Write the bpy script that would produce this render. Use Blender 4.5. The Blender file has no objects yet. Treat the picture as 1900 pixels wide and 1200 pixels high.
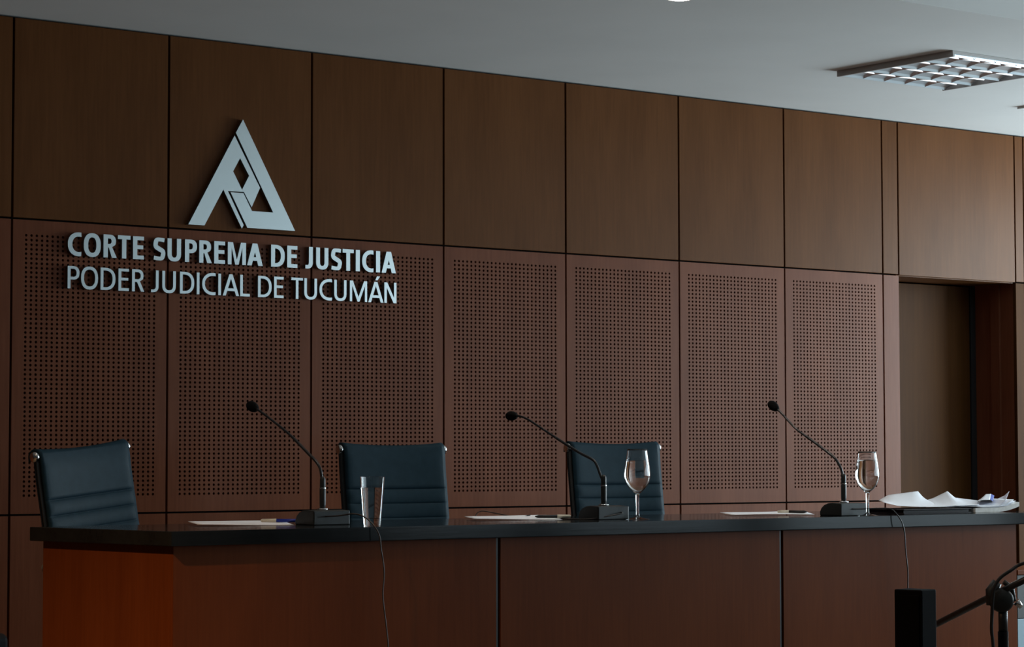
import bpy, bmesh, math, random
from mathutils import Vector, Matrix
from mathutils.geometry import tessellate_polygon
random.seed(7)
PI = math.pi
col = bpy.context.scene.collection

# ------------------------------------------------------------------ helpers
class MB:
    """collects vertices and faces, then links them as one mesh object"""
    def __init__(s): s.v = []; s.f = []; s.sm = []
    def add(s, vs, fs, smooth=False):
        n = len(s.v); s.v += [tuple(p) for p in vs]
        for f in fs: s.f.append([i + n for i in f]); s.sm.append(smooth)
        return s
    def box(s, x0, x1, y0, y1, z0, z1):
        vs = [(x, y, z) for x in (x0, x1) for y in (y0, y1) for z in (z0, z1)]
        return s.add(vs, [(0,1,3,2),(4,6,7,5),(0,4,5,1),(2,3,7,6),(0,2,6,4),(1,5,7,3)])
    def prism(s, pts, z0, z1):                      # plan polygon (x, y) from z0 to z1
        n = len(pts)
        vs = [(x, y, z0) for x, y in pts] + [(x, y, z1) for x, y in pts]
        tri = tessellate_polygon([[Vector((x, y, 0)) for x, y in pts]])
        fs = [tuple(t) for t in tri] + [tuple(i + n for i in reversed(t)) for t in tri]
        fs += [(i, (i+1) % n, (i+1) % n + n, i + n) for i in range(n)]
        return s.add(vs, fs)
    def plate(s, rings, y0, y1):                    # wall outline (x, z) with holes, from y0 to y1
        flat = [p for r in rings for p in r]; n = len(flat)
        tri = tessellate_polygon([[Vector((x, z, 0)) for x, z in r] for r in rings])
        vs = [(x, y0, z) for x, z in flat] + [(x, y1, z) for x, z in flat]
        fs = [tuple(t) for t in tri] + [tuple(i + n for i in reversed(t)) for t in tri]
        k = 0
        for r in rings:
            m = len(r)
            fs += [(k+i, k+(i+1) % m, k+(i+1) % m + n, k+i + n) for i in range(m)]
            k += m
        return s.add(vs, fs)
    def lathe(s, prof, c=(0,0,0), seg=32, M=None):  # profile (r, z)
        vs = []; fs = []
        for r, z in prof:
            for k in range(seg):
                a = 2*PI*k/seg; p = Vector((r*math.cos(a), r*math.sin(a), z))
                if M: p = M @ p
                vs.append(p + Vector(c))
        for i in range(len(prof)-1):
            for k in range(seg):
                a, b = i*seg+k, i*seg+(k+1) % seg
                fs.append((a, b, b+seg, a+seg))
        return s.add(vs, fs, True)
    def tube(s, pts, r, seg=10, cap=True, flat=1.0):
        pts = [Vector(p) for p in pts]; n = len(pts)
        rs = r if isinstance(r, (list, tuple)) else [r]*n
        vs = []; fs = []; up = None
        for i in range(n):
            t = (pts[min(i+1, n-1)] - pts[max(i-1, 0)]).normalized()
            if up is None: up = Vector((0,0,1)) if abs(t.z) < .9 else Vector((1,0,0))
            a = t.cross(up).normalized(); up = a.cross(t).normalized()
            for k in range(seg):
                g = 2*PI*k/seg
                vs.append(pts[i] + a*(math.cos(g)*rs[i]*flat) + up*(math.sin(g)*rs[i]))
        for i in range(n-1):
            for k in range(seg):
                p, q = i*seg+k, i*seg+(k+1) % seg
                fs.append((p, q, q+seg, p+seg))
        s.add(vs, fs, True)
        if cap:
            b = len(s.v) - n*seg
            s.f.append([b+k for k in range(seg)]); s.sm.append(False)
            s.f.append([b+(n-1)*seg+k for k in reversed(range(seg))]); s.sm.append(False)
        return s
    def build(s, name, mat, parent=None, bevel=0, bseg=2, solid=0, sub=0):
        me = bpy.data.meshes.new(name); me.from_pydata(s.v, [], s.f); me.update()
        bm = bmesh.new(); bm.from_mesh(me); bmesh.ops.recalc_face_normals(bm, faces=bm.faces); bm.to_mesh(me); bm.free()
        for p, k in zip(me.polygons, s.sm): p.use_smooth = k
        me.materials.append(mat)
        o = bpy.data.objects.new(name, me); col.objects.link(o)
        if parent: o.parent = parent
        if solid:
            m = o.modifiers.new('solid', 'SOLIDIFY'); m.thickness = solid; m.offset = 0
        if bevel:
            m = o.modifiers.new('bevel', 'BEVEL'); m.width = bevel; m.segments = bseg; m.limit_method = 'ANGLE'; m.angle_limit = math.radians(40)
        if sub:
            m = o.modifiers.new('sub', 'SUBSURF'); m.levels = sub; m.render_levels = sub
        return o

def tag(o, label=None, cat=None, group=None, kind=None):
    for k, v in (('label', label), ('category', cat), ('group', group), ('kind', kind)):
        if v: o[k] = v
    return o
def thing(name, loc, label, cat, group=None, rz=0):
    o = bpy.data.objects.new(name, None); col.objects.link(o)
    o.location = loc; o.rotation_euler = (0, 0, rz); o.empty_display_size = .05
    return tag(o, label, cat, group)
def copy_tree(o, parent=None):
    c = o.copy(); col.objects.link(c); c.parent = parent
    for ch in list(o.children): copy_tree(ch, c)
    return c
def spline(pts, n=8):                               # Catmull-Rom through the points
    P = [Vector(p) for p in pts]; P = [2*P[0]-P[1]] + P + [2*P[-1]-P[-2]]; out = []
    for i in range(1, len(P)-2):
        for k in range(n):
            t = k/n; a, b, c, d = P[i-1], P[i], P[i+1], P[i+2]
            out.append(.5*((2*b) + (c-a)*t + (2*a-5*b+4*c-d)*t*t + (3*b-a-3*c+d)*t**3))
    out.append(P[-2]); return out

# ------------------------------------------------------------------ materials
def mat(name, rgb, rough=.5, metal=0, spec=.5, trans=0, ior=1.45, coat=0, emis=None, es=0):
    m = bpy.data.materials.new(name); m.use_nodes = True
    b = m.node_tree.nodes['Principled BSDF']
    b.inputs['Base Color'].default_value = (*rgb, 1); b.inputs['Roughness'].default_value = rough
    b.inputs['Metallic'].default_value = metal; b.inputs['Specular IOR Level'].default_value = spec
    b.inputs['Transmission Weight'].default_value = trans; b.inputs['IOR'].default_value = ior
    b.inputs['Coat Weight'].default_value = coat
    if emis: b.inputs['Emission Color'].default_value = (*emis, 1); b.inputs['Emission Strength'].default_value = es
    return m
def wood(name, dark, light, rough, scale=(30, 30, 1.6), spec=.5, bump=.03, pores=.35):
    m = mat(name, light, rough, spec=spec); nt = m.node_tree; N = nt.nodes; L = nt.links; b = N['Principled BSDF']
    tc = N.new('ShaderNodeTexCoord'); oi = N.new('ShaderNodeObjectInfo')
    ad = N.new('ShaderNodeVectorMath'); ad.operation = 'MULTIPLY_ADD'
    ad.inputs[1].default_value = (1,1,1)
    mul = N.new('ShaderNodeVectorMath'); mul.operation = 'SCALE'; mul.inputs[0].default_value = (7,3,11)
    L.new(oi.outputs['Random'], mul.inputs['Scale'])
    L.new(tc.outputs['Object'], ad.inputs[0]); L.new(mul.outputs[0], ad.inputs[2])
    mp = N.new('ShaderNodeMapping'); mp.inputs['Scale'].default_value = scale; L.new(ad.outputs[0], mp.inputs[0])
    n1 = N.new('ShaderNodeTexNoise'); n1.inputs['Scale'].default_value = 3; n1.inputs['Detail'].default_value = 8; n1.inputs['Roughness'].default_value = .65
    L.new(mp.outputs[0], n1.inputs[0])
    mp2 = N.new('ShaderNodeMapping'); mp2.inputs['Scale'].default_value = (3, 3, .7); L.new(ad.outputs[0], mp2.inputs[0])
    n2 = N.new('ShaderNodeTexNoise'); n2.inputs['Scale'].default_value = 2.2; n2.inputs['Detail'].default_value = 3; L.new(mp2.outputs[0], n2.inputs[0])
    mx = N.new('ShaderNodeMix'); mx.data_type = 'FLOAT'; mx.inputs[0].default_value = .5
    L.new(n1.outputs['Fac'], mx.inputs[2]); L.new(n2.outputs['Fac'], mx.inputs[3])
    cr = N.new('ShaderNodeValToRGB'); cr.color_ramp.elements[0].position = .3; cr.color_ramp.elements[1].position = .7
    cr.color_ramp.elements[0].color = (*dark, 1); cr.color_ramp.elements[1].color = (*light, 1)
    L.new(mx.outputs[0], cr.inputs[0]); L.new(cr.outputs[0], b.inputs['Base Color'])
    bp = N.new('ShaderNodeBump'); bp.inputs['Strength'].default_value = bump; bp.inputs['Distance'].default_value = .002
    L.new(n1.outputs['Fac'], bp.inputs['Height']); L.new(bp.outputs[0], b.inputs['Normal'])
    return m
def noisy(name, a, b_, rough, scale=6, **k):
    m = mat(name, a, rough, **k); nt = m.node_tree; N = nt.nodes; L = nt.links
    tc = N.new('ShaderNodeTexCoord'); n = N.new('ShaderNodeTexNoise'); n.inputs['Scale'].default_value = scale; n.inputs['Detail'].default_value = 5
    cr = N.new('ShaderNodeValToRGB'); cr.color_ramp.elements[0].position = .35; cr.color_ramp.elements[1].position = .65
    cr.color_ramp.elements[0].color = (*a, 1); cr.color_ramp.elements[1].color = (*b_, 1)
    L.new(tc.outputs['Object'], n.inputs[0]); L.new(n.outputs['Fac'], cr.inputs[0]); L.new(cr.outputs[0], N['Principled BSDF'].inputs['Base Color'])
    return m
M = dict(
    top=wood('veneer_upper', (.084,.031,.010), (.128,.050,.0175), .30, spec=.065),
    low=wood('veneer_lower', (.116,.038,.019), (.178,.062,.032), .27, spec=.085),
    desk=wood('veneer_desk', (.092,.022,.005), (.140,.037,.010), .34, spec=.08),
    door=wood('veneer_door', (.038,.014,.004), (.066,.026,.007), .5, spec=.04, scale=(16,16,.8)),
    slab=wood('dark_worktop', (.006,.007,.008), (.015,.018,.020), .11, scale=(1.2,22,22), spec=.18, bump=.04),
    black=mat('black_backing', (.004,.003,.003), .9, spec=.1),
    strip=mat('black_strip', (.02,.022,.024), .35),
    ceil=noisy('painted_ceiling', (.80,.80,.79), (.83,.83,.82), .85, 2, spec=.2),
    wall=noisy('painted_wall', (.10,.09,.08), (.12,.11,.10), .85, 2, spec=.2),
    floor=noisy('carpet', (.060,.052,.045), (.085,.074,.065), .8, 30, spec=.1),
    steel=mat('brushed_steel', (.44,.49,.50), .34, metal=1),
    steel_edge=mat('chrome', (.75,.76,.77), .12, metal=1),
    alu=mat('louvre_aluminium', (.86,.90,.94), .12, metal=1),
    rim=mat('lamp_rim', (.50,.48,.47), .5),
    leather=noisy('blue_grey_leather', (.0105,.024,.034), (.013,.029,.041), .50, 40, spec=.05),
    leather_dark=mat('dark_edge', (.012,.014,.016), .6),
    plastic=noisy('black_plastic', (.012,.014,.014), (.018,.021,.021), .45, 30),
    satin=mat('black_satin_metal', (.03,.03,.032), .3, metal=.3),
    foam=mat('foam_windscreen', (.006,.006,.006), .95, spec=.1),
    glass=mat('clear_glass', (1,1,1), .0, trans=1, ior=1.5),
    water=mat('water', (1,1,1), .0, trans=1, ior=1.333),
    paper=noisy('white_paper', (.78,.79,.84), (.84,.85,.90), .8, 4, spec=.2),
    paper_edge=noisy('paper_block', (.60,.58,.55), (.70,.68,.66), .8, 60, spec=.2),
    blue=mat('blue_print', (.05,.10,.45), .5),
    pen_blue=mat('blue_pen_plastic', (.015,.04,.36), .3),
    pen_white=mat('ivory_plastic', (.72,.68,.56), .35),
    folder=mat('dark_folder', (.014,.009,.011), .6, spec=.2),
    cord=mat('black_rubber', (.010,.009,.009), .5),
    cable=mat('grey_brown_cable', (.035,.03,.028), .5),
    lightpanel=mat('pale_blue_panel', (.22,.32,.38), .5),
    tube=mat('fluorescent_tube', (.9,.9,.9), .4, emis=(.85,.93,1), es=1.2),
    bulb=mat('downlight_lamp', (1,1,1), .4, emis=(1,.93,.82), es=30),
    rail=mat('dark_polished_rail', (.10,.10,.11), .25, metal=1),
    speaker=mat('matt_black_cabinet', (.002,.002,.003), .7, spec=.05),
    blade=mat('louvre_blade', (.80,.90,.97), .32, metal=.55),
    white=mat('white_enamel', (.75,.75,.74), .4),
)
# two panes of the windows only need to let daylight in
M['pane'] = mat('window_glass', (1,1,1), 0, trans=1, ior=1.0, spec=0)

# ------------------------------------------------------------------ dimensions
ZT, ZM, ZL = 2.9864, 2.2610, 1.2087       # top of panels, middle joint, lower joint
W = .63
RX0, RX1, RZ = 4.516, 5.335, 2.257        # door recess
ZD = 1.202                                # top of the bench
PF = .30                                  # judges' platform
XL, XR, YB = -7.0, 7.4, -14.5

# ------------------------------------------------------------------ room shell
def struct(o): o['kind'] = 'structure'; return o
struct(MB().box(XL-.2, XR+.2, YB-.2, 1.4, -.1, 0).build('floor', M['floor']))
ce = struct(MB().box(XL-.2, XR+.2, -2.096, 1.4, ZT, ZT+.5).box(XL-.2, XR+.2, YB-.2, -2.096, ZT+.26, ZT+.5).build('ceiling', M['ceil']))
bw = MB()
bw.box(XL-.2, RX0-.03, .03, .25, 0, ZT).box(RX0-.03, RX1+.03, .03, .25, RZ+.03, ZT).box(RX1+.03, XR+.2, .03, .25, 0, ZT)
bw.box(RX0-.2, RX0-.03, .25, .9, 0, ZT).box(RX1+.03, RX1+.2, .25, .9, 0, ZT).box(RX0-.2, RX1+.2, .9, 1.0, 0, ZT).box(RX0-.2, RX1+.2, .25, .9, RZ+.03, ZT)
wall_back = struct(bw.build('wall_back', M['black']))
struct(MB().box(XL-.2, XL, YB, 0, 0, ZT+.3).build('wall_left', M['wall']))
struct(MB().box(XL, XR, YB-.2, YB, 0, ZT+.3).build('wall_rear', M['wall']))
struct(MB().box(-1.2, 4.3, -1.84, 0.0, 0, PF).build('trim_1', M['floor']))     # platform behind the bench

# right wall with windows
wins = [(-2.8, -.9), (-5.2, -3.3), (-7.6, -5.7), (-10.0, -8.1), (-12.4, -10.5)]
wz0, wz1 = .85, 2.90
rw = MB(); ys = [YB] + sorted([y for w in wins for y in w]) + [0]
for i in range(0, len(ys), 2): rw.box(XR, XR+.2, ys[i], ys[i+1], 0, ZT+.3)
for a, b in wins: rw.box(XR, XR+.2, a, b, 0, wz0).box(XR, XR+.2, a, b, wz1, ZT+.3)
struct(rw.build('wall_right', M['wall']))
for i, (a, b) in enumerate(wins):
    fr = MB()
    for y0, y1, z0, z1 in ((a, b, wz0, wz0+.06), (a, b, wz1-.06, wz1), (a, a+.06, wz0, wz1), (b-.06, b, wz0, wz1), ((a+b)/2-.03, (a+b)/2+.03, wz0, wz1)):
        fr.box(XR+.04, XR+.1, y0, y1, z0, z1)
    f = struct(fr.build('window_%d' % (i+1), M['white']))
    MB().box(XR+.065, XR+.07, a+.06, b-.06, wz0+.06, wz1-.06).build('pane', M['pane'], f)

# panels
GX, GZ, TH = .0045, .0035, .018
def panel(name, x0, x1, z0, z1, m, y=0.0):
    o = MB().box(x0+GX-(x0+x1)/2, x1-GX-(x0+x1)/2, 0, TH, z0+GZ-(z0+z1)/2, z1-GZ-(z0+z1)/2).build(name, m, wall_back, bevel=.0008, bseg=1)
    o.location = ((x0+x1)/2, y, (z0+z1)/2); return o
def perforated():
    px, pz, nc, nr, rad = .02071, .016527, 26, 57, .0050
    x0, z0 = .0555, (ZM-ZL) - .0585 - 56*pz
    w, h = W, ZM-ZL
    mb = MB(); v = []; f = []
    gx = [x0 - px/2 + i*px/2 for i in range(2*nc+1)]; gz = [z0 - pz/2 + j*pz/2 for j in range(2*nr+1)]
    idx = {}
    for j, z in enumerate(gz):
        for i, x in enumerate(gx):
            if i % 2 and j % 2: continue
            idx[i, j] = len(v); v.append((x, 0, z))
    ring = [(1,0),(1,1),(0,1),(-1,1),(-1,0),(-1,-1),(0,-1),(1,-1)]
    for c in range(nc):
        for r in range(nr):
            ci, cj = 2*c+1, 2*r+1; cx, cz = gx[ci], gz[cj]; b = len(v)
            for k in range(8): v.append((cx+rad*math.cos(k*PI/4), 0, cz+rad*math.sin(k*PI/4)))
            for k in range(8): v.append((cx+rad*math.cos(k*PI/4), TH, cz+rad*math.sin(k*PI/4)))
            for k in range(8):
                k2 = (k+1) % 8; o0 = idx[ci+ring[k][0], cj+ring[k][1]]; o1 = idx[ci+ring[k2][0], cj+ring[k2][1]]
                f.append((o0, o1, b+k2, b+k)); f.append((b+k, b+k2, b+8+k2, b+8+k))
    me_add = (v, f)
    mb.add(*me_add)
    # margins around the field, welded by position only where it shows (flat, same plane)
    X0, X1, Z0, Z1 = GX, w-GX, GZ, h-GZ; a, b2, c2, d2 = gx[0], gx[-1], gz[0], gz[-1]
    for (p, q, r, s_) in ((X0, a, Z0, Z1), (b2, X1, Z0, Z1), (a, b2, Z0, c2), (a, b2, d2, Z1)):
        mb.add([(p,0,r),(q,0,r),(q,0,s_),(p,0,s_)], [(0,1,2,3)])
    mb.add([(X0,0,Z0),(X1,0,Z0),(X1,0,Z1),(X0,0,Z1),(X0,TH,Z0),(X1,TH,Z0),(X1,TH,Z1),(X0,TH,Z1)], [(0,1,5,4),(1,2,6,5),(2,3,7,6),(3,0,4,7)])
    me = bpy.data.meshes.new('perforated_panel'); me.from_pydata(mb.v, [], mb.f); me.update(); me.materials.append(M['low'])
    # face the room
    bm = bmesh.new(); bm.from_mesh(me); bmesh.ops.remove_doubles(bm, verts=bm.verts, dist=1e-6)
    for fc in bm.faces:
        if abs(fc.normal.y) > .9 and fc.normal.y > 0: fc.normal_flip()
    bm.to_mesh(me); bm.free(); return me
perf = perforated()
for n in range(-3, 7):
    x = n*W
    o = bpy.data.objects.new('perforated_panel', perf); col.objects.link(o); o.parent = wall_back; o.location = (x, 0, ZL)
    panel('upper_panel', x, x+W, ZM, ZT-.004, M['top'])
    panel('lower_panel', x, x+W, 0, ZL, M['low'])
for k in range(7): # plain panels further left, out of the photograph's frame
    x = -3*W-(k+1)*.72
    for z0, z1, m in ((ZM, ZT-.004, 'top'), (ZL, ZM, 'low'), (0, ZL, 'low')): panel('plain_panel', x, x+.72, z0, z1, M[m])
panel('narrow_panel', 7*W, RX0, ZM, ZT-.004, M['top']); panel('narrow_panel', 7*W, RX0+GX, 0, ZM, M['low'])
panel('door_head_panel', RX0, RX1, ZM-.003, ZT-.004, M['top'])
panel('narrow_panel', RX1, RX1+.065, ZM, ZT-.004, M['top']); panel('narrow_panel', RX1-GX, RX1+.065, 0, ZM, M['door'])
for k in range(6):
    x = RX1+.065+k*.7; x1 = min(x+.7, XR)
    if x1-x < .05: break
    panel('upper_panel', x, x1, ZM, ZT-.004, M['top']); panel('plain_panel', x, x1, 0, ZM, M['top'])
# recess lining
MB().box(RX0, RX1, TH+.001, .262, RZ, RZ+.02).build('recess_soffit', M['top'], wall_back)
MB().box(RX0-.02, RX0, TH+.001, .262, 0, RZ).build('recess_jamb', M['low'], wall_back)
MB().box(RX1, RX1+.02, TH+.001, .262, 0, RZ).box(RX1-.012, RX1, .10, .155, 0, RZ).build('recess_jamb', M['low'], wall_back)
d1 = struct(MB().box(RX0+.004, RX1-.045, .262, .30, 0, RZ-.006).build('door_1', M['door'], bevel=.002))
MB().box(RX1-.036, RX1, .262, .33, 0, RZ).build('door_frame', M['strip'], d1)
hd = MB().tube([(RX0+.07, .262, 1.02), (RX0+.07, .215, 1.02), (RX0+.19, .215, 1.02)], .009)
hd.build('door_handle', M['steel_edge'], d1)

# ------------------------------------------------------------------ emblem and lettering
EA = [(0.9393, 2.6896), (1.1735, 2.2790), (0.9605, 2.2790), (0.8861, 2.4095), (0.9430, 2.4095), (0.9807, 2.3440), (1.0747, 2.3440), (0.9083, 2.6367)]
EB = [(0.9029, 2.6257), (0.7053, 2.2775), (0.7742, 2.2775), (0.8545, 2.4174), (0.9363, 2.2745), (0.9444, 2.2880), (0.8745, 2.4133), (0.9448, 2.4140), (0.9792, 2.3581), (1.0160, 2.4345)]
EH = [(0.9274, 2.5412), (0.9672, 2.4772), (0.9366, 2.4221), (0.8969, 2.4892)]
em = thing('wall_emblem', (0.94, 0, 2.28), 'brushed steel triangular emblem of interlocking bars mounted above the lettering on the wood wall', 'emblem')
sh = lambda r: [(x-.94, z-2.28) for x, z in r]
MB().plate([sh(EA)], -.018, 0).build('emblem_bar', M['steel'], em)
MB().plate([sh(EB), sh(EH)], -.018, 0).build('emblem_bar', M['steel'], em)

def arc(cx, cy, rx, ry, a0, a1, n=14, e=2.35):
    out = []
    for i in range(n+1):
        a = a0+(a1-a0)*i/n; c, s_ = math.cos(a), math.sin(a)
        out.append((cx+rx*math.copysign(abs(c)**(2/e), c), cy+ry*math.copysign(abs(s_)**(2/e), s_)))
    return out
def glyph(ch, w, h, t, b):
    H = PI/2
    if ch == 'I': return [[[(0,0),(w,0),(w,h),(0,h)]]]
    if ch == 'L': return [[[(0,0),(w,0),(w,b),(t,b),(t,h),(0,h)]]]
    if ch == 'T': return [[[((w-t)/2,0),((w+t)/2,0),((w+t)/2,h-b),(w,h-b),(w,h),(0,h),(0,h-b),((w-t)/2,h-b)]]]
    if ch == 'E':
        y = h*.53
        return [[[(0,0),(w,0),(w,b),(t,b),(t,y-b/2),(w*.94,y-b/2),(w*.94,y+b/2),(t,y+b/2),(t,h-b),(w,h-b),(w,h),(0,h)]]]
    if ch == 'U':
        r = w/2; ry = w*.48
        return [[[(0,h)] + arc(r, ry, r, ry+.001, PI, 2*PI) + [(w,h),(w-t,h)] + arc(r, ry, r-t, ry-b*.95, 2*PI, PI) + [(t,h)]]]
    if ch == 'J':
        r = w*.75
        return [[[(w,h)] + arc(w-r, r, r, r, 0, -H) + [(0,0),(0,b)] + arc(w-r, r, r-t, r-b, -H, 0) + [(w-t,h)]]]
    if ch == 'O':
        return [[arc(w/2, h/2, w/2, h/2+.0012, 0, 2*PI, 36)[:-1], arc(w/2, h/2, w/2-t, h/2-b, 0, 2*PI, 36)[:-1]]]
    if ch == 'C':
        rx = .80*w; cx = rx; o0 = arc(cx, h/2, rx, h/2+.0012, 0, 2*PI, 72, 2.2); i0 = arc(cx, h/2, rx-t, h/2-b, 0, 2*PI, 72, 2.2)
        o1 = [p for p in o0 if p[0] <= w]; i1 = [p for p in i0 if p[0] <= w]
        return [[o1 + list(reversed(i1))]]
    if ch == 'D':
        fx = w*.30; rx = w-fx
        return [[[(0,0)] + arc(fx, h/2, rx, h/2, -H, H, 22) + [(0,h)], [(t,b)] + arc(fx, h/2, rx-t, h/2-b, -H, H, 22) + [(t,h-b)]]]
    if ch in 'PR':
        y0 = h*(.40 if ch == 'P' else .43); bw_ = w if ch == 'P' else w*.93; fx = bw_*.48; rx = bw_-fx; cy = (y0+h)/2; ry = (h-y0)/2
        bowl = arc(fx, cy, rx, ry, -H, H, 18); hole = [(t, y0+b)] + arc(fx, cy, rx-t, ry-b, -H, H, 18) + [(t, h-b)]
        if ch == 'P': return [[[(0,0),(t,0),(t,y0)] + bowl + [(0,h)], hole]]
        return [[[(0,0),(t,0),(t,y0),(w*.40,y0),(w-t*1.14,0),(w,0),(w*.64,y0+h*.035)] + bowl[6:] + [(0,h)], hole]]
    if ch in ('A', 'Á'):
        s_ = t*1.12; a = t*.60; xl = lambda y: y/h*(w/2-a)+s_; y0, y1 = h*.22, h*.22+b
        ap = h*(w/2-s_)/(w/2-a)
        g = [[[(0,0),(s_,0),(xl(y0),y0),(w-xl(y0),y0),(w-s_,0),(w,0),(w/2+a,h),(w/2-a,h)], [(xl(y1),y1),(w-xl(y1),y1),(w/2,ap)]]]
        if ch == 'Á': g.append([[(w*.46,h*1.07),(w*.60,h*1.07),(w*.78,h*1.27),(w*.57,h*1.27)]])
        return g
    if ch == 'M':
        k = t*.42; d = t*1.25
        return [[[(0,0),(t*.92,0),(t*.92,h*.76),(w/2-k,0),(w/2+k,0),(w-t*.92,h*.76),(w-t*.92,0),(w,0),(w,h),(w-d,h),(w/2,h*.22),(d,h),(0,h)]]]
    if ch == 'N':
        return [[[(0,0),(t,0),(t,h*.74),(w-t*1.2,0),(w,0),(w,h),(w-t,h),(w-t,h*.26),(t*1.2,h),(0,h)]]]
    if ch == 'S':
        c = [(.93*w, h-.62*b), (.62*w, h-.5*b), (.30*w, h-.62*b), (t*.52, .745*h), (.22*w, .60*h), (.5*w, .50*h), (.80*w, .40*h), (w-t*.52, .255*h), (.70*w, .62*b), (.38*w, .5*b), (.04*w, .66*b)]
        P = spline([(x, y, 0) for x, y in c], 5); n = len(P); lt = []; rt = []
        for i, p in enumerate(P):
            d = (P[min(i+1, n-1)] - P[max(i-1, 0)]).normalized(); nn = Vector((-d.y, d.x, 0))
            wd = .5*(b + (t-b)*min(1, abs(d.y)*1.1 + (.5 if .3 < i/n < .7 else 0)))
            lt.append(((p+nn*wd).x, (p+nn*wd).y)); rt.append(((p-nn*wd).x, (p-nn*wd).y))
        return [[lt + list(reversed(rt))]]
L1 = [('C', 0.2105, 0.0554), ('O', 0.2739, 0.0687), ('R', 0.3536, 0.0543), ('T', 0.412, 0.0517), ('E', 0.4741, 0.045), ('S', 0.5588, 0.0493), ('U', 0.6176, 0.0574), ('P', 0.6916, 0.051), ('R', 0.7523, 0.0546), ('E', 0.8166, 0.0471), ('M', 0.8756, 0.0794), ('A', 0.9602, 0.069), ('D', 1.0663, 0.0614), ('E', 1.1387, 0.0459), ('J', 1.2209, 0.034), ('U', 1.2698, 0.0563), ('S', 1.3387, 0.0492), ('T', 1.3922, 0.0521), ('I', 1.4537, 0.0192), ('C', 1.4835, 0.0549), ('I', 1.5492, 0.0194), ('A', 1.576, 0.0682)]
L2 = [('P', 0.2107, 0.047), ('O', 0.2643, 0.0682), ('D', 0.3427, 0.0604), ('E', 0.4154, 0.0428), ('R', 0.4712, 0.0506), ('J', 0.55, 0.0314), ('U', 0.5966, 0.0572), ('D', 0.6711, 0.0605), ('I', 0.7425, 0.0116), ('C', 0.7657, 0.0593), ('I', 0.8349, 0.0118), ('A', 0.8545, 0.0711), ('L', 0.9304, 0.0422), ('D', 1.0087, 0.0605), ('E', 1.0801, 0.0427), ('T', 1.1575, 0.0526), ('U', 1.2163, 0.058), ('C', 1.2855, 0.0594), ('U', 1.3537, 0.0569), ('M', 1.4263, 0.081), ('Á', 1.5128, 0.0719), ('N', 1.5891, 0.0578)]
for z0, h, t, b, row, lab in ((2.137, .084, .0178, .0140, L1, 'bold steel letters reading CORTE SUPREMA DE JUSTICIA, upper line on the wood wall'),
                              (2.0185, .081, .0116, .0100, L2, 'thin steel letters reading PODER JUDICIAL DE TUCUMÁN, lower line on the wood wall')):
    sg = thing('wall_lettering', (0, 0, z0), lab, 'sign')
    for ch, x, w in row:
        mb = MB()
        for rings in glyph(ch, w, h, t, b): mb.plate(rings, -.018, 0)
        mb.build('letter', M['steel'], sg).location = (x, 0, 0)

# ------------------------------------------------------------------ judges' bench
be = thing('judges_bench', (1.4, -1.5, 0), 'long reddish wood judges bench with a thick dark glossy worktop', 'bench')
def local(o, p=be): o.matrix_parent_inverse = Matrix.Translation(p.location).inverted(); return o
SL = [(-.425,-1.900),(3.40,-1.900),(3.46,-1.20),(-.516,-1.205)]
local(MB().prism(SL, ZD-.042, ZD).build('worktop', M['slab'], be, bevel=.0025))
FY = -1.868
J = [-.400, .748, 1.957, 3.155]
for i in range(3):
    local(MB().box(J[i]+(.009 if i else 0), J[i+1]-(.007 if i < 2 else 0), FY, FY+.02, .02, ZD-.042).build('front_panel', M['desk'], be, bevel=.001, bseg=1))
for x in J[1:3]:
    local(MB().box(x-.009, x+.001, FY+.003, FY+.03, .0, ZD-.042).build('metal_strip', M['strip'], be))
for x in J[1:3]: local(MB().box(x-.02, x+.02, FY+.031, FY+.05, 0, ZD-.043).build('rear_batten', M['black'], be))
local(MB().prism([(-.400,FY),(-.380,FY+.02),(-.463,-1.235),(-.485,-1.235)], .02, ZD-.042).build('side_panel', M['desk'], be))
local(MB().prism([(3.155,FY),(3.135,FY+.02),(3.21,-1.235),(3.232,-1.235)], .02, ZD-.042).build('side_panel', M['desk'], be))
local(MB().prism([(-.37,FY+.03),(3.12,FY+.03),(3.19,-1.26),(-.45,-1.26)], ZD-.075, ZD-.0425).build('inner_frame', M['black'], be))

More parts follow.
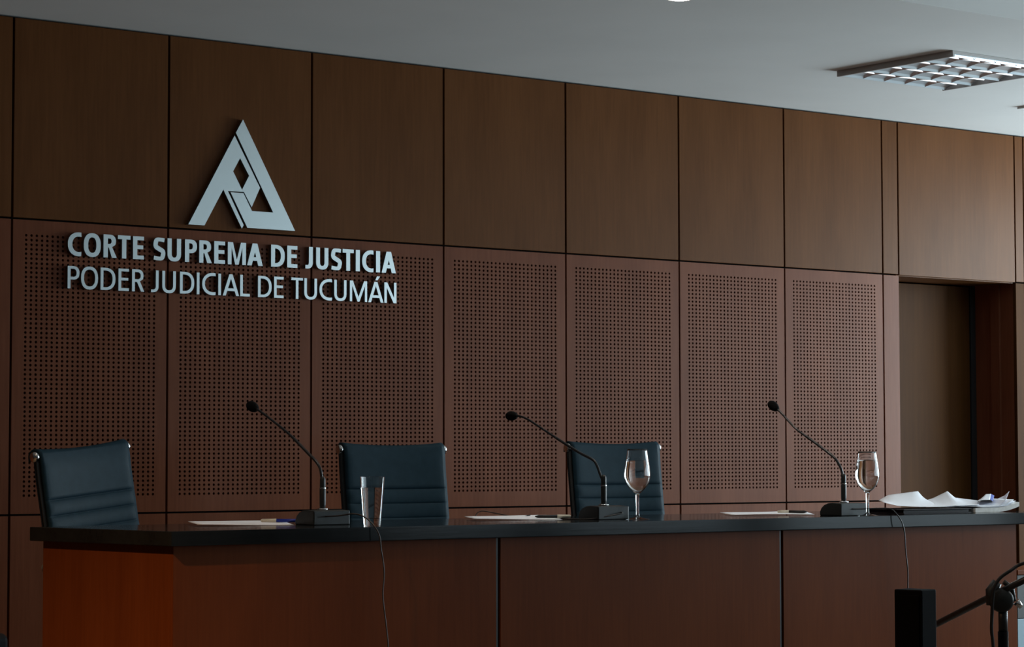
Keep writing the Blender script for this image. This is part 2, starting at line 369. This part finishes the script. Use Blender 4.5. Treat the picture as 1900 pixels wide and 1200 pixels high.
# ------------------------------------------------------------------ swivel chairs
def make_chair(label):
    c = thing('swivel_chair', (0,0,0), label, 'chair', 'swivel chairs behind the bench')
    # leather sling: profile (y, z) from the top roll down the back and along the seat
    prof = [(.060,1.128),(.058,1.150),(.040,1.164),(.022,1.158),(.016,1.140),(.010,1.07),(.002,1.005),(-.004,.955),(-.010,.905),(-.018,.86),(-.026,.81),(-.030,.76),(-.028,.71),(-.018,.66),(-.008,.61),(-.012,.565),(-.040,.525),(-.085,.508),(-.15,.502),(-.22,.502),(-.29,.506),(-.36,.510),(-.42,.508),(-.46,.492),(-.475,.462)]
    P = spline([(0, y, z) for y, z in prof], 16)
    L = [0]
    for i in range(1, len(P)): L.append(L[-1] + (P[i]-P[i-1]).length)
    s0 = next(i for i, p in enumerate(P) if i > 48 and p.z < 1.006)
    seams = [L[s0] + .0505*k for k in range(40)]
    hw = .214; nx = 28; vs = []; fs = []
    for i, p in enumerate(P):
        t = (P[min(i+1, len(P)-1)] - P[max(i-1, 0)]).normalized(); nn = Vector((0, t.z, -t.y))
        if nn.y > 0 and i < 160: pass
        puff = 0
        if L[i] >= seams[0]:
            q = ((L[i]-seams[0]) % .0505)/.0505; puff = .0065*math.sin(PI*q)**.45
        else:
            u = min(1, max(0, (L[i]-.05)/.08)); puff = .0065*u*u*(3-2*u)*min(1, (seams[0]-L[i])/.012)**.5
        fr = Vector((0, t.z, -t.y));  # points to the sitter's side
        for k in range(nx+1):
            x = -hw + 2*hw*k/nx; e = 1-(abs(x)/hw)**18
            sag = -.010*(1-(x/hw)**2)
            vs.append((x, p.y + fr.y*(puff*e+sag), p.z + fr.z*(puff*e+sag)))
    for i in range(len(P)-1):
        for k in range(nx):
            a = i*(nx+1)+k; fs.append((a, a+1, a+nx+2, a+nx+1))
    MB().add(vs, fs, True).build('leather_sling', M['leather'], c, solid=.008)
    pr = [P[i] for i in range(0, len(P), 4)]
    for sx in (-1, 1):
        MB().tube([(sx*(hw+.003), p.y+.017, p.z) for p in pr[15:]], .0085, seg=8, flat=.5).build('side_rail', M['rail'], c)
        MB().tube([(sx*(hw-.002), p.y+.010, p.z) for p in pr[15:-3]], .013, seg=8, flat=.35).build('edge_piping', M['leather_dark'], c)
        Mx = Matrix.Rotation(PI/2, 3, 'Y')
        MB().lathe([(.001,-.009),(.013,-.009),(.0165,-.005),(.0175,0),(.0165,.006),(.012,.008),(.001,.006)], (sx*(hw+.006), .032, 1.143), 20, Mx).build('end_cap', M['steel_edge'], c)
        arm = spline([(sx*(hw+.012), .0, .80),(sx*(hw+.030), -.02, .79),(sx*(hw+.036), -.10, .785),(sx*(hw+.036), -.26, .775),(sx*(hw+.034), -.33, .74),(sx*(hw+.03), -.33, .60),(sx*(hw+.012), -.28, .50)], 6)
        MB().tube(arm, .011, seg=10).build('armrest', M['steel_edge'], c)
    MB().tube([(-hw, .034, 1.143), (hw, .034, 1.143)], .010).build('top_rail', M['satin'], c)
    MB().tube(spline([(-hw-.01, .01, .80),(-.12,.05,.80),(.12,.05,.80),(hw+.01,.01,.80)], 6), .010).build('back_brace', M['steel_edge'], c)
    MB().tube(spline([(-hw-.01,-.2,.495),(-.1,-.2,.45),(.1,-.2,.45),(hw+.01,-.2,.495)], 6), .014).box(-.08,.08,-.27,-.12,.42,.45).build('seat_brace', M['satin'], c)
    MB().lathe([(.001,.40),(.028,.40),(.028,.25),(.036,.25),(.036,.10),(.001,.10)], (0,-.2,.025), 20).build('gas_column', M['satin'], c)
    for k in range(5):
        a = 2*PI*k/5+.3; d = Vector((math.cos(a), math.sin(a), 0)); o0 = Vector((0,-.2,0))
        MB().tube([o0+d*.02+Vector((0,0,.125)), o0+d*.16+Vector((0,0,.105)), o0+d*.30+Vector((0,0,.075))], [.022,.018,.013], seg=8).build('base_leg', M['steel_edge'], c)
        Mw = Matrix.Rotation(a, 3, 'Z') @ Matrix.Rotation(PI/2, 3, 'X')
        MB().lathe([(.001,-.018),(.024,-.018),(.028,-.012),(.028,.012),(.024,.018),(.001,.018)], o0+d*.30+Vector((0,0,.029)), 16, Mw).tube([o0+d*.30+Vector((0,0,.03)), o0+d*.30+Vector((0,0,.078))], .007).build('caster', M['plastic'], c)
    return c
c1 = make_chair('blue-grey leather swivel chair at the left end of the bench, leaning to one side')
c1.location = (-.118, -.90, PF-.012)
c2 = copy_tree(c1); c2['label'] = 'blue-grey leather swivel chair behind the straight water tumbler, middle of the three'
c2.location = (1.053, -.88, PF-.006); c2.rotation_euler = (0, 0, 0)
c3 = copy_tree(c1); c3['label'] = 'blue-grey leather swivel chair behind the wine glass and second microphone, nearest the door'
c3.location = (2.065, -.88, PF+.002)
# the left chair's upper part hangs loose: its tilt mechanism leans sideways over the column
c1.rotation_euler = (0, 0, math.radians(22))
lean = Matrix.Translation((0,-.2,.42)) @ Matrix.Rotation(math.radians(-4.6), 4, 'Y') @ Matrix.Translation((0,.2,-.42))
for ch in c1.children:
    if ch.name.split('.')[0] not in ('gas_column', 'base_leg', 'caster'): ch.matrix_local = lean

# ------------------------------------------------------------------ gooseneck microphones
def make_mic(label, loc, neck, cable):
    c = thing('gooseneck_microphone', loc, label, 'microphone', 'gooseneck microphones on the bench')
    # base: block towards the room, rounded wedge towards the chair (profile in y, z)
    pr = [(-.052,0),(-.052,.044),(-.006,.046),(.014,.044),(.032,.038),(.046,.028),(.054,.014),(.054,0)]
    w = .066; n = len(pr)
    MB().add([(-w,y,z) for y,z in pr]+[(w,y,z) for y,z in pr], [tuple(range(n)), tuple(range(2*n-1,n-1,-1))]+[(i,(i+1)%n,(i+1)%n+n,i+n) for i in range(n)]).build('base', M['plastic'], c, bevel=.003, bseg=2)
    MB().lathe([(.001,.046),(.017,.046),(.017,.049),(.010,.052),(.001,.052)], (0,0,0), 24).build('collar', M['steel_edge'], c)
    z = .052
    MB().lathe([(.001,z),(.0085,z),(.0095,z+.01),(.0095,z+.060),(.0085,z+.062),(.0088,z+.064),(.0085,z+.088),(.005,z+.096),(.001,z+.096)], (0,0,0), 20).build('stem', M['plastic'], c)
    MB().lathe([(.0098,z+.058),(.0102,z+.060),(.0098,z+.062)], (0,0,0), 20).build('stem_ring', M['steel_edge'], c)
    a = math.radians(96); pts = [(math.cos(a)*u, math.sin(a)*u, h-ZD) for u, h in neck]
    sp = spline([(0,0,z+.07)]+pts, 5); MB().tube(sp, [.0046 if i < len(sp)*.55 else .0038 for i in range(len(sp))], seg=10).build('gooseneck', M['satin'], c)
    d = (sp[-1]-sp[-3]).normalized(); q = Vector((0,0,1)).rotation_difference(d).to_matrix(); e = sp[-1]
    MB().lathe([(.001,-.016),(.008,-.016),(.012,-.010),(.0158,.0),(.0168,.010),(.0158,.020),(.011,.029),(.005,.033),(.001,.034)], e-d*.004, 20, q).build('windscreen', M['foam'], c)
    if cable:
        MB().tube(spline([Vector(p)-Vector(loc) for p in cable], 8), .0022, seg=8).build('cable', M['cable'], c)
    return c
make_mic('gooseneck microphone beside the blue pen and straight tumbler, leftmost on the bench', (.284,-1.585,ZD),
  [(.012,1.373),(.035,1.398),(.066,1.418),(.165,1.481),(.255,1.527),(.316,1.556),(.352,1.570)],
  [(.2609,-1.637,1.2285),(.2476,-1.72,1.2317),(.2371,-1.78,1.2361),(.229,-1.83,1.2403),(.2446,-1.85,1.2372),(.2515,-1.88,1.2248),(.2539,-1.908,1.2076),(.2607,-1.920,1.1886),(.2656,-1.925,1.1695),(.2679,-1.926,1.143),(.2796,-1.926,1.07),(.2758,-1.925,1.0),(.2856,-1.925,.927),(.2954,-1.925,.848),(.30,-1.93,.70),(.31,-1.925,.45),(.30,-1.93,.25),(.32,-1.94,.02)])
make_mic('gooseneck microphone with the lowest head, in front of the third chair', (1.367,-1.635,ZD),
  [(.016,1.351),(.032,1.382),(.052,1.401),(.115,1.425),(.224,1.474),(.315,1.517),(.368,1.541),(.408,1.552),(.442,1.553)],
  [(1.40,-1.687,1.226),(1.39,-1.70,1.222),(1.34,-1.69,1.214),(1.28,-1.66,1.2045),(1.24,-1.56,1.2045),(1.255,-1.40,1.2045),(1.30,-1.30,1.2045)])
make_mic('gooseneck microphone with the highest head, beside the glass near the papers', (2.352,-1.775,ZD),
  [(.008,1.36),(.022,1.385),(.046,1.410),(.132,1.462),(.209,1.506),(.247,1.536),(.286,1.570),(.318,1.592)],
  [(2.34,-1.829,1.226),(2.37,-1.84,1.226),(2.43,-1.87,1.228),(2.465,-1.89,1.226),(2.472,-1.91,1.212),(2.487,-1.925,1.180),(2.500,-1.926,1.138),(2.5045,-1.926,1.08),(2.514,-1.926,1.005),(2.513,-1.926,.94),(2.515,-1.925,.8),(2.50,-1.93,.5),(2.51,-1.935,.2),(2.50,-1.94,.01)])

# ------------------------------------------------------------------ glasses
def wine(label, loc, s=1.0, level=.185):
    c = thing('wine_glass', loc, label, 'glass', 'stemmed water glasses on the bench')
    out = [(.001,.0),(.038,.0),(.0385,.0012),(.030,.003),(.012,.007),(.0060,.013),(.0052,.030),(.0056,.070),(.0075,.084),(.014,.091),(.026,.102),(.036,.118),(.0425,.138),(.0435,.152),(.0415,.176),(.037,.205),(.0330,.234)]
    inn = [(.0318,.234),(.0358,.205),(.0402,.176),(.0422,.152),(.0412,.138),(.0347,.119),(.0246,.1045),(.012,.0955),(.001,.094)]
    def fine(p): return [(q.x, q.y) for q in spline([(a,b,0) for a,b in p], 4)]
    o2 = [(max(r,.0006)*s, z*s) for r, z in fine(out)]; i2 = [(max(r,.0006)*s, z*s) for r, z in fine(inn)]
    MB().lathe(o2+i2, (0,0,0), 40).build('bowl', M['glass'], c)
    wi = [(r, z) for r, z in reversed(i2) if z < level*s]; r = wi[-1][0]
    wp = [(max(a+.0003,.0005), b-.0003) for a, b in wi] + [(r+.0001, level*s-.0004), (r-.0004, level*s), (r-.002, level*s), (.0005, level*s)]
    MB().lathe(wp, (0,0,0), 40).build('water', M['water'], c)
    return c
wine('stemmed wine glass of water standing in front of the third chair', (1.449,-1.712,ZD), 1.0, .196)
wine('stemmed wine glass of water between the last microphone and the papers', (2.372,-1.872,ZD), .965, .203)
t = thing('tumbler', (.338,-1.778,ZD), 'straight tapered tumbler of water beside the leftmost microphone', 'glass')
def dense(prof, k=8):
    out = []
    for (a, b), (c, d) in zip(prof, prof[1:]):
        L_ = math.hypot(c-a, d-b)
        for u in sorted({0.0, min(.3, .0006/L_), 1-min(.3, .0006/L_)} | {i/k for i in range(1, k)}): out.append((a+(c-a)*u, b+(d-b)*u))
    return out + [prof[-1]]
MB().lathe(dense([(.0006,0),(.0258,0),(.0262,.001),(.0375,.148),(.0363,.148),(.0265,.023),(.0258,.0222),(.0006,.0222)]), (0,0,0), 48).build('glass_wall', M['glass'], t)
MB().lathe(dense([(.0005,.0218),(.0262,.0218),(.0266,.023),(.0341,.116),(.0005,.116)]), (0,0,0), 40).build('water', M['water'], t)

# ------------------------------------------------------------------ papers and pens
def sheet(name, label, cx, cy, rz, dz, curl=.004, w=.21, l=.297, m='paper', cat='paper', seed=0, z=ZD):
    rnd = random.Random(seed); nx, ny = 14, 18; vs = []; fs = []
    a1, a2, p1, p2 = rnd.uniform(.3,1), rnd.uniform(.3,1), rnd.uniform(0,6), rnd.uniform(0,6)
    for j in range(ny+1):
        for i in range(nx+1):
            u, v = i/nx, j/ny
            hgt = curl*(.5+.5*math.sin(p1+u*3.2*a1+v*2.6))*(.4+.6*math.sin(PI*(u*.5+v*.5+.1*a2))**2)
            vs.append(((u-.5)*w, (v-.5)*l, dz+max(hgt, 0)+.0065*u))
    for j in range(ny):
        for i in range(nx):
            a = j*(nx+1)+i; fs.append((a, a+1, a+nx+2, a+nx+1))
    o = MB().add(vs, fs, True).build(name, M[m], solid=.0010)
    o.location = (cx, cy, z); o.rotation_euler = (0,0,rz); return tag(o, label, cat, 'loose sheets on the bench')
sheet('paper_sheet', 'white paper sheet under the blue pen, beside the leftmost microphone', .085, -1.43, math.radians(68), .0008, .005, seed=1)
sheet('paper_sheet', 'white paper sheet lying under the black cord, before the second microphone', 1.135, -1.44, math.radians(62), .0008, .005, seed=5)
sheet('paper_sheet', 'white paper sheet left of the last microphone, with a pen on it', 2.22, -1.52, math.radians(60), .0008, .005, seed=8)
def pen(label, p, q, body, cap, z, capfirst=True, r=.0055):
    p, q = Vector((*p, 0)), Vector((*q, 0)); d = (q-p); ln = d.length; u = d.normalized()
    c = thing('pen', (*p.xy, z), label, 'pen'); k = .38*ln
    MB().tube([u*.004, u*(k-.002), u*k], [r*1.0, r*1.12, r*1.05], seg=12).tube([u*0, u*.004], [r*.6, r*1.0], seg=12).build('cap', M[cap], c)
    MB().tube([u*k, u*(ln-.012), u*(ln-.004), u*ln], [r, r*.92, r*.5, r*.25], seg=12).build('barrel', M[body], c)
    return c
pen('blue pen with a white cap lying on the first paper sheet', (.160,-1.425), (.262,-1.500), 'pen_blue', 'pen_white', ZD+.0115)
pen('black pen with a white cap lying beside the second microphone', (1.262,-1.590), (1.165,-1.520), 'cord', 'pen_white', ZD+.0105)
pen('black pen with a white cap beside the last microphone', (2.235,-1.560), (2.305,-1.640), 'cord', 'pen_white', ZD+.0115)
co = MB().tube(spline([(1.095,-1.28,1.2045),(1.104,-1.28,1.220),(1.125,-1.285,1.2275),(1.165,-1.31,1.219),(1.205,-1.37,1.208),(1.20,-1.45,1.2155)], 8), .0016, seg=8).build('cord', M['cord'])
tag(co, 'short thin black cord arching over the paper before the second microphone', 'cord')

# dark folder, booklet and loose sheets at the right end
fo = MB().box(-.19,.19,-.115,.115,0,.0035).box(-.185,.183,-.108,.115,.0035,.0145).box(-.19,.19,-.115,.115,.0145,.018).build('document_folder', M['folder'], bevel=.0008, bseg=1)
fo.location = (2.815,-1.675,ZD); fo.rotation_euler = (0,0,math.radians(3)); tag(fo, 'dark document folder lying beneath the untidy white papers', 'folder')
# booklet: page block bending upward at its right end
def strip_block(name, mt, x0, x1, y0, y1, zf, th, n=16):
    vs = []; fs = []
    for i in range(n+1):
        u = i/n; x = x0+(x1-x0)*u; z = zf(u)
        vs += [(x,y0,z),(x,y1,z),(x,y1,z+th),(x,y0,z+th)]
    for i in range(n):
        a = i*4
        for k in range(4): fs.append((a+k, a+(k+1)%4, a+4+(k+1)%4, a+4+k))
    fs += [(0,1,2,3), (n*4+3,n*4+2,n*4+1,n*4)]
    return MB().add(vs, fs).build(name, mt)
bk = strip_block('booklet', M['paper_edge'], 3.055, 3.30, -1.76, -1.56, lambda u: ZD+.0005+.020*max(0,(u-.45)/.55)**2, .016)
tag(bk, 'thick unbound booklet with its right end curling upward off the bench', 'booklet')
def ruled(name, label, front, back, yf, yb, dip=0, m='paper', n=12, dx=0, dz=0):
    def lin(P, y, k=5):
        P = [Vector((a, y, b)) for a, b in P]; out = []
        for p, q in zip(P, P[1:]): out += [p.lerp(q, i/k) for i in range(k)]
        return out + [P[-1]]
    F, B = lin(front, yf), lin(back, yb)
    vs = []; fs = []
    for j in range(n+1):
        v = j/n
        for f, b in zip(F, B):
            p = f.lerp(b, v); vs.append((p.x+dx, p.y, p.z - dip*math.sin(PI*v)+dz))
    k = len(F)
    for j in range(n):
        for i in range(k-1): a = j*k+i; fs.append((a, a+1, a+k+1, a+k))
    o = MB().add(vs, fs, True).build(name, M[m], solid=.0005)
    return tag(o, label, 'paper', 'untidy sheets on the folder')
ruled('crumpled_paper', 'bent white sheet at the left of the untidy pile, its corner poking toward the glass',
  [(2.5909,1.2447),(2.6604,1.2322),(2.759,1.227),(2.9313,1.2238),(3.019,1.2246)], [(2.7498,1.2485),(2.8014,1.2679),(2.9609,1.2804),(3.0043,1.2456),(3.0691,1.2316)], -1.74, -1.56)
ruled('crumpled_paper', 'white sheet with a sharp peak in the middle of the untidy pile',
  [(2.8045,1.2254),(2.9023,1.2261),(2.9751,1.2290),(3.0338,1.2296),(3.0929,1.2286)], [(3.0043,1.2466),(3.0398,1.2543),(3.1175,1.279),(3.159,1.254),(3.2951,1.2412)], -1.745, -1.565)
ruled('crumpled_paper', 'long white sheet sweeping up to a spike at the right of the untidy pile',
  [(2.9604,1.2284),(3.0484,1.2255),(3.1374,1.2235),(3.1975,1.2262),(3.2341,1.2441)], [(3.204,1.2433),(3.3166,1.2399),(3.3875,1.2453),(3.4343,1.2594),(3.4627,1.2758)], -1.75, -1.57)
for k, (zz, xx) in enumerate(((1.2475,0),(1.2425,.012),(1.2385,.004),(1.2335,.016))):
    x0 = 3.07+xx
    ruled('fanned_sheet', ['uppermost fanned sheet above the booklet','second fanned sheet from the top above the booklet','third fanned sheet from the top above the booklet','lowest fanned sheet, lying right on the booklet'][k],
      [(x0,1.2235-k*.0012),(x0+.08,1.2235-k*.0012),(x0+.15,1.228-k*.001),(x0+.205,zz)], [(x0+.03,1.2235-k*.0012),(x0+.11,1.2235-k*.0012),(x0+.18,1.229-k*.001),(x0+.235,zz+.004)], -1.755, -1.57)
# flap of a sheet curling up, printed blue on its far side
cu = ruled('curled_paper', 'small curled white flap with a blue end, rising behind the spiked paper', [(3.090,1.242),(3.120,1.2480),(3.165,1.2480)], [(3.312,1.245),(3.345,1.2655),(3.374,1.2660)], -1.735, -1.555)
del cu['group']
F2 = ruled('blue_print', 'x', [(3.165,1.2480),(3.178,1.2440),(3.176,1.2400)], [(3.374,1.2660),(3.392,1.2600),(3.389,1.2470)], -1.735, -1.555, m='blue')
for k_ in ('label', 'category', 'group'): del F2[k_]
F2.parent = cu

# ------------------------------------------------------------------ loudspeaker column and microphone stand
sp = thing('loudspeaker_column', (.327,-4.012,0), 'slim black loudspeaker column standing in front of the bench', 'speaker', rz=math.radians(10))
MB().box(-.0305,.0305,-.0375,.0375,.012,1.102).build('cabinet', M['speaker'], sp, bevel=.003)
MB().box(-.0335,-.0307,-.031,.031,.05,1.09).build('grille', M['speaker'], sp, bevel=.001)
MB().box(-.11,.11,-.11,.11,0,.012).build('foot_plate', M['satin'], sp, bevel=.003)

ms = thing('microphone_stand', (.800,-3.860,0), 'black boom microphone stand with round clutch and hanging cable, right of the loudspeaker column', 'microphone stand')
MB().tube([(0,0,.30),(0,0,.976)], .0128, seg=16).build('lower_tube', M['speaker'], ms)
MB().tube([(0,0,.976),(0,0,1.035)], [.0112,.0112], seg=16).build('upper_tube', M['plastic'], ms)
for k in range(3):
    a = 2*PI*k/3+.6; d = Vector((math.cos(a), math.sin(a), 0))
    MB().tube([Vector((0,0,.33))+d*.01, d*.20+Vector((0,0,.12)), d*.34+Vector((0,0,.018))], .009, seg=8).build('leg', M['satin'], ms)
    MB().tube([d*.33+Vector((0,0,.012)), d*.37+Vector((0,0,.012))], .012, seg=8).build('rubber_foot', M['cord'], ms)
vd = Vector((.655,.756,0))      # direction the clutch disc faces
Mc = vd.to_track_quat('Z', 'Y').to_matrix()
cl = MB().lathe([(.001,-.020),(.024,-.020),(.029,-.014),(.030,-.004),(.026,.004),(.030,.010),(.028,.018),(.001,.020)], (-.003,.002,1.053), 26, Mc)
cl.build('clutch', M['plastic'], ms)
MB().tube([(-.022,.018,1.040),(-.020,.017,1.075),(-.010,.008,1.098)], [.012,.016,.012], seg=10).tube([(.000,-.004,1.098),(.016,-.014,1.085),(.022,-.018,1.05)], [.006,.007,.005], seg=8).build('boom_clamp', M['plastic'], ms)
MB().tube([(.024,-.022,1.050),(.034,-.030,1.036)], [.010,.006], seg=12).build('clamp_knob', M['steel_edge'], ms)

MB().tube([(.06,.345,.952-.004),(-.006,.004,1.073),(.028,-.16,1.150)], .0085, seg=12).build('boom_arm', M['satin'], ms)
MB().tube(spline([(.026,-.15,1.158),(.016,-.056,1.145),(-.010,-.035,1.127),(-.030,-.018,1.108),(-.040,-.009,1.085),(-.042,-.005,1.059),(-.042,-.002,1.019),(-.042,0,.98),(-.037,0,.94),(-.030,0,.80),(-.036,0,.5),(-.03,.01,.2),(-.06,-.05,.006),(-.25,-.2,.006)], 6), .0042, seg=8).build('cable', M['cord'], ms)

# dark equipment cabinet seen at the right edge, beyond the bench
cb = thing('equipment_cabinet', (4.22,-1.0,0), 'cabinet with wood top, black upper and pale blue lower front at the bench right end', 'cabinet')
MB().box(-.292,.30,-.205,.22,.925,.945).build('wooden_top', M['desk'], cb, bevel=.002)
MB().box(-.285,.29,-.195,.21,.745,.924).build('upper_housing', M['plastic'], cb, bevel=.002)
MB().box(-.285,.29,-.195,.21,.02,.744).build('lower_front', M['lightpanel'], cb, bevel=.002)

# black visitor chair whose corner shows at the lower left edge
vc = thing('visitor_chair', (-1.707,-3.203,0), 'black visitor chair whose rounded backrest corner shows at the lower left edge', 'chair', rz=math.radians(25))
MB().box(-.21,.21,-.02,.02,.66,1.036).build('backrest', M['speaker'], vc, bevel=.018, bseg=4)
MB().box(-.22,.22,.0,.44,.44,.49).build('seat', M['plastic'], vc, bevel=.015, bseg=3)
for x in (-.2,.2):
    MB().tube([(x,.0,.75),(x,.0,0.0)], .011).build('leg', M['satin'], vc)
    MB().tube([(x,.42,.45),(x,.42,0.0)], .011).build('leg', M['satin'], vc)

# ------------------------------------------------------------------ ceiling fittings
LX0, LX1, LY0, LY1 = 3.241, 3.881, -1.507, -.876
cl_ = thing('ceiling_light', ((LX0+LX1)/2, (LY0+LY1)/2, ZT), 'square recessed ceiling light with a wavy mirrored louvre grid', 'ceiling light')
hx, hy = (LX1-LX0)/2, (LY1-LY0)/2; DN = -.024
MB().box(-hx,-hx+.012,-hy,hy,DN,-.0005).box(hx-.012,hx,-hy,hy,DN,-.0005).box(-hx+.012,hx-.012,-hy,-hy+.008,DN+.012,-.0005).box(-hx+.012,hx-.012,hy-.008,hy,DN+.012,-.0005).build('rim', M['rim'], cl_, bevel=.001)
MB().box(-hx+.013,hx-.013,-hy+.009,hy-.009,-.004,-.001).build('tray', M['white'], cl_)
# parabolic long blades along X and curved cross blades along Y
nb = 4; pitch = (2*hy-.02)/nb
for k in range(nb+1):
    y = -hy+.010+k*pitch; yy = max(-hy+.014, min(hy-.014, y))
    prof = [(-.046,-.005),(-.030,-.008),(-.012,-.014),(-.001,-.0225),(.001,-.0225),(.012,-.014),(.030,-.008),(.046,-.005)]
    prof = [(max(-hy+.010, min(hy-.010, yy+p)), q) for p, q in prof]
    vs = [(x,a,b) for x in (-hx+.013,hx-.013) for a,b in prof]; m_ = len(prof)
    MB().add(vs, [(i,i+1,i+1+m_,i+m_) for i in range(m_-1)], False).build('long_blade', M['blade'], cl_)
nc = 5; cp = (2*hx-.026)/nc
for k in range(1, nc):
    x = -hx+.013+k*cp; vs = []; n = nb*10; fs = []
    for i in range(n+1):
        y = -hy+.010+(2*hy-.02)*i/n; ph = (i % 10)/10; zb = -.0225+.009*math.sin(PI*ph)
        vs += [(x-.016,y,-.006),(x-.0007,y,zb),(x+.0007,y,zb),(x+.016,y,-.006)]
    for i in range(n):
        a = i*4; fs += [(a+q,a+q+1,a+q+5,a+q+4) for q in range(3)]
    MB().add(vs, fs).build('cross_blade', M['blade'], cl_)
for k in range(nb):
    y = -hy+.010+(k+.5)*pitch
    MB().tube([(-hx+.02,y,-.0075),(hx-.02,y,-.0075)], .0035, seg=10).build('fluorescent_tube', M['tube'], cl_)

def downlight(x, y, label, z=ZT):
    c = thing('downlight', (x,y,z), label, 'ceiling light', 'round downlights in the ceiling')
    MB().lathe([(.040,-.0005),(.052,-.0005),(.052,-.004),(.046,-.007),(.040,-.003)], (0,0,0), 32).build('trim_ring', M['white'], c)
    MB().lathe([(.001,-.002),(.039,-.002),(.039,-.0045),(.030,-.008),(.001,-.010)], (0,0,0), 24).build('lamp', M['bulb'], c)
    return c
downlight(1.672,-1.685,'small round glowing downlight at the top edge, above the middle of the bench')

downlight(-.25,-1.685,'unseen round downlight added to light the left end of the bench')  # unseen, added to brighten the papers on the bench
av = thing('air_vent', (4.93,-.80,ZT), 'slatted ceiling air vent at the right edge near the door wall', 'vent')
MB().box(-.31,.31,-.16,-.15,-.010,-.0005).box(-.31,.31,.15,.16,-.010,-.0005).box(-.31,-.30,-.15,.15,-.010,-.0005).box(.30,.31,-.15,.15,-.010,-.0005).build('frame', M['white'], av)
MB().box(-.30,.30,-.15,.15,-.003,-.0006).build('backing', M['black'], av)
for k in range(5):
    MB().box(-.30,.30,-.12+k*.06-.018,-.12+k*.06+.018,-.009,-.005).build('slat', M['white'], av)

# ------------------------------------------------------------------ light
def area(name, loc, rot, sx, sy, power, rgb, spread=180):
    l = bpy.data.lights.new(name, 'AREA'); l.shape = 'RECTANGLE'; l.size = sx; l.size_y = sy; l.energy = power; l.color = rgb; l.spread = math.radians(spread)
    o = bpy.data.objects.new(name, l); o.location = loc; o.rotation_euler = rot; col.objects.link(o); return o
for i, (a, b) in enumerate(wins):
    area('daylight', (XR+.02, (a+b)/2, (wz0+wz1)/2), (0, PI/2, 0), wz1-wz0, b-a, (255,72,40,26,24)[i], (.76,.93,1.0))
def spot(loc, power, rgb, ang=110, blend=.8, r=.05):
    l = bpy.data.lights.new('lamp_or_fill_light', 'SPOT'); l.energy = power; l.color = rgb; l.spot_size = math.radians(ang); l.spot_blend = blend; l.shadow_soft_size = r
    o = bpy.data.objects.new('lamp_or_fill_light', l); o.location = loc; col.objects.link(o); return o
spot((1.672,-1.685,ZT-.03), 38, (1,.86,.70), 120)
spot((-.25,-1.685,ZT-.03), 14, (1,.86,.70), 120)  # beam of the added downlight out of view
spot((-2.6,-3.0,ZT+.2), 600, (1,.58,.28), 126)  # unseen warm fill without a fixture, added for the bench's left side
for lx, ly, pw in ((3.6,-4.6,56), (6.0,-4.6,60), (3.6,-7.6,30), (0.2,-4.6,4), (-3.0,-7.6,2), (0.2,-7.6,4)):   # unseen louvre lights, there to carry the room's overhead light
    c = copy_tree(cl_); c.location = (lx, ly, ZT+.26); c['label'] = 'unseen square louvre ceiling light further into the room, there to carry its lighting'; c['group'] = 'unseen ceiling lights'
    area('lamp_or_fill_light', (lx, ly, ZT+.22), (0,0,0), .58, .58, pw*.8, (1.0,.90,.76), 118)
w = bpy.data.worlds.new('World'); bpy.context.scene.world = w; w.use_nodes = True
w.node_tree.nodes['Background'].inputs[0].default_value = (.6,.8,1,1); w.node_tree.nodes['Background'].inputs[1].default_value = 1.0

# ------------------------------------------------------------------ camera
cam = bpy.data.cameras.new('camera'); co_ = bpy.data.objects.new('camera', cam); col.objects.link(co_)
cam.sensor_width = 36; cam.lens = 4514.474*36/1900; cam.clip_end = 100; cam.clip_start = .05
yaw, pitch, roll = .65397, .0560229, -.00171878
fw = Vector((math.sin(yaw)*math.cos(pitch), math.cos(yaw)*math.cos(pitch), math.sin(pitch)))
r0 = Vector((math.cos(yaw), -math.sin(yaw), 0)); u0 = r0.cross(fw)
r2 = r0*math.cos(roll)+u0*math.sin(roll); u2 = r2.cross(fw)
m3 = Matrix((r2, u2, -fw)).transposed()
co_.matrix_world = Matrix.Translation((-3.8265,-7.9090,1.40)) @ m3.to_4x4()
sc = bpy.context.scene; sc.camera = co_
sc.view_settings.view_transform = 'Standard'; sc.view_settings.look = 'None'; sc.view_settings.gamma = 1; sc.view_settings.exposure = 0.0
sc.view_settings.use_curve_mapping = False
sc.cycles.use_denoising = True
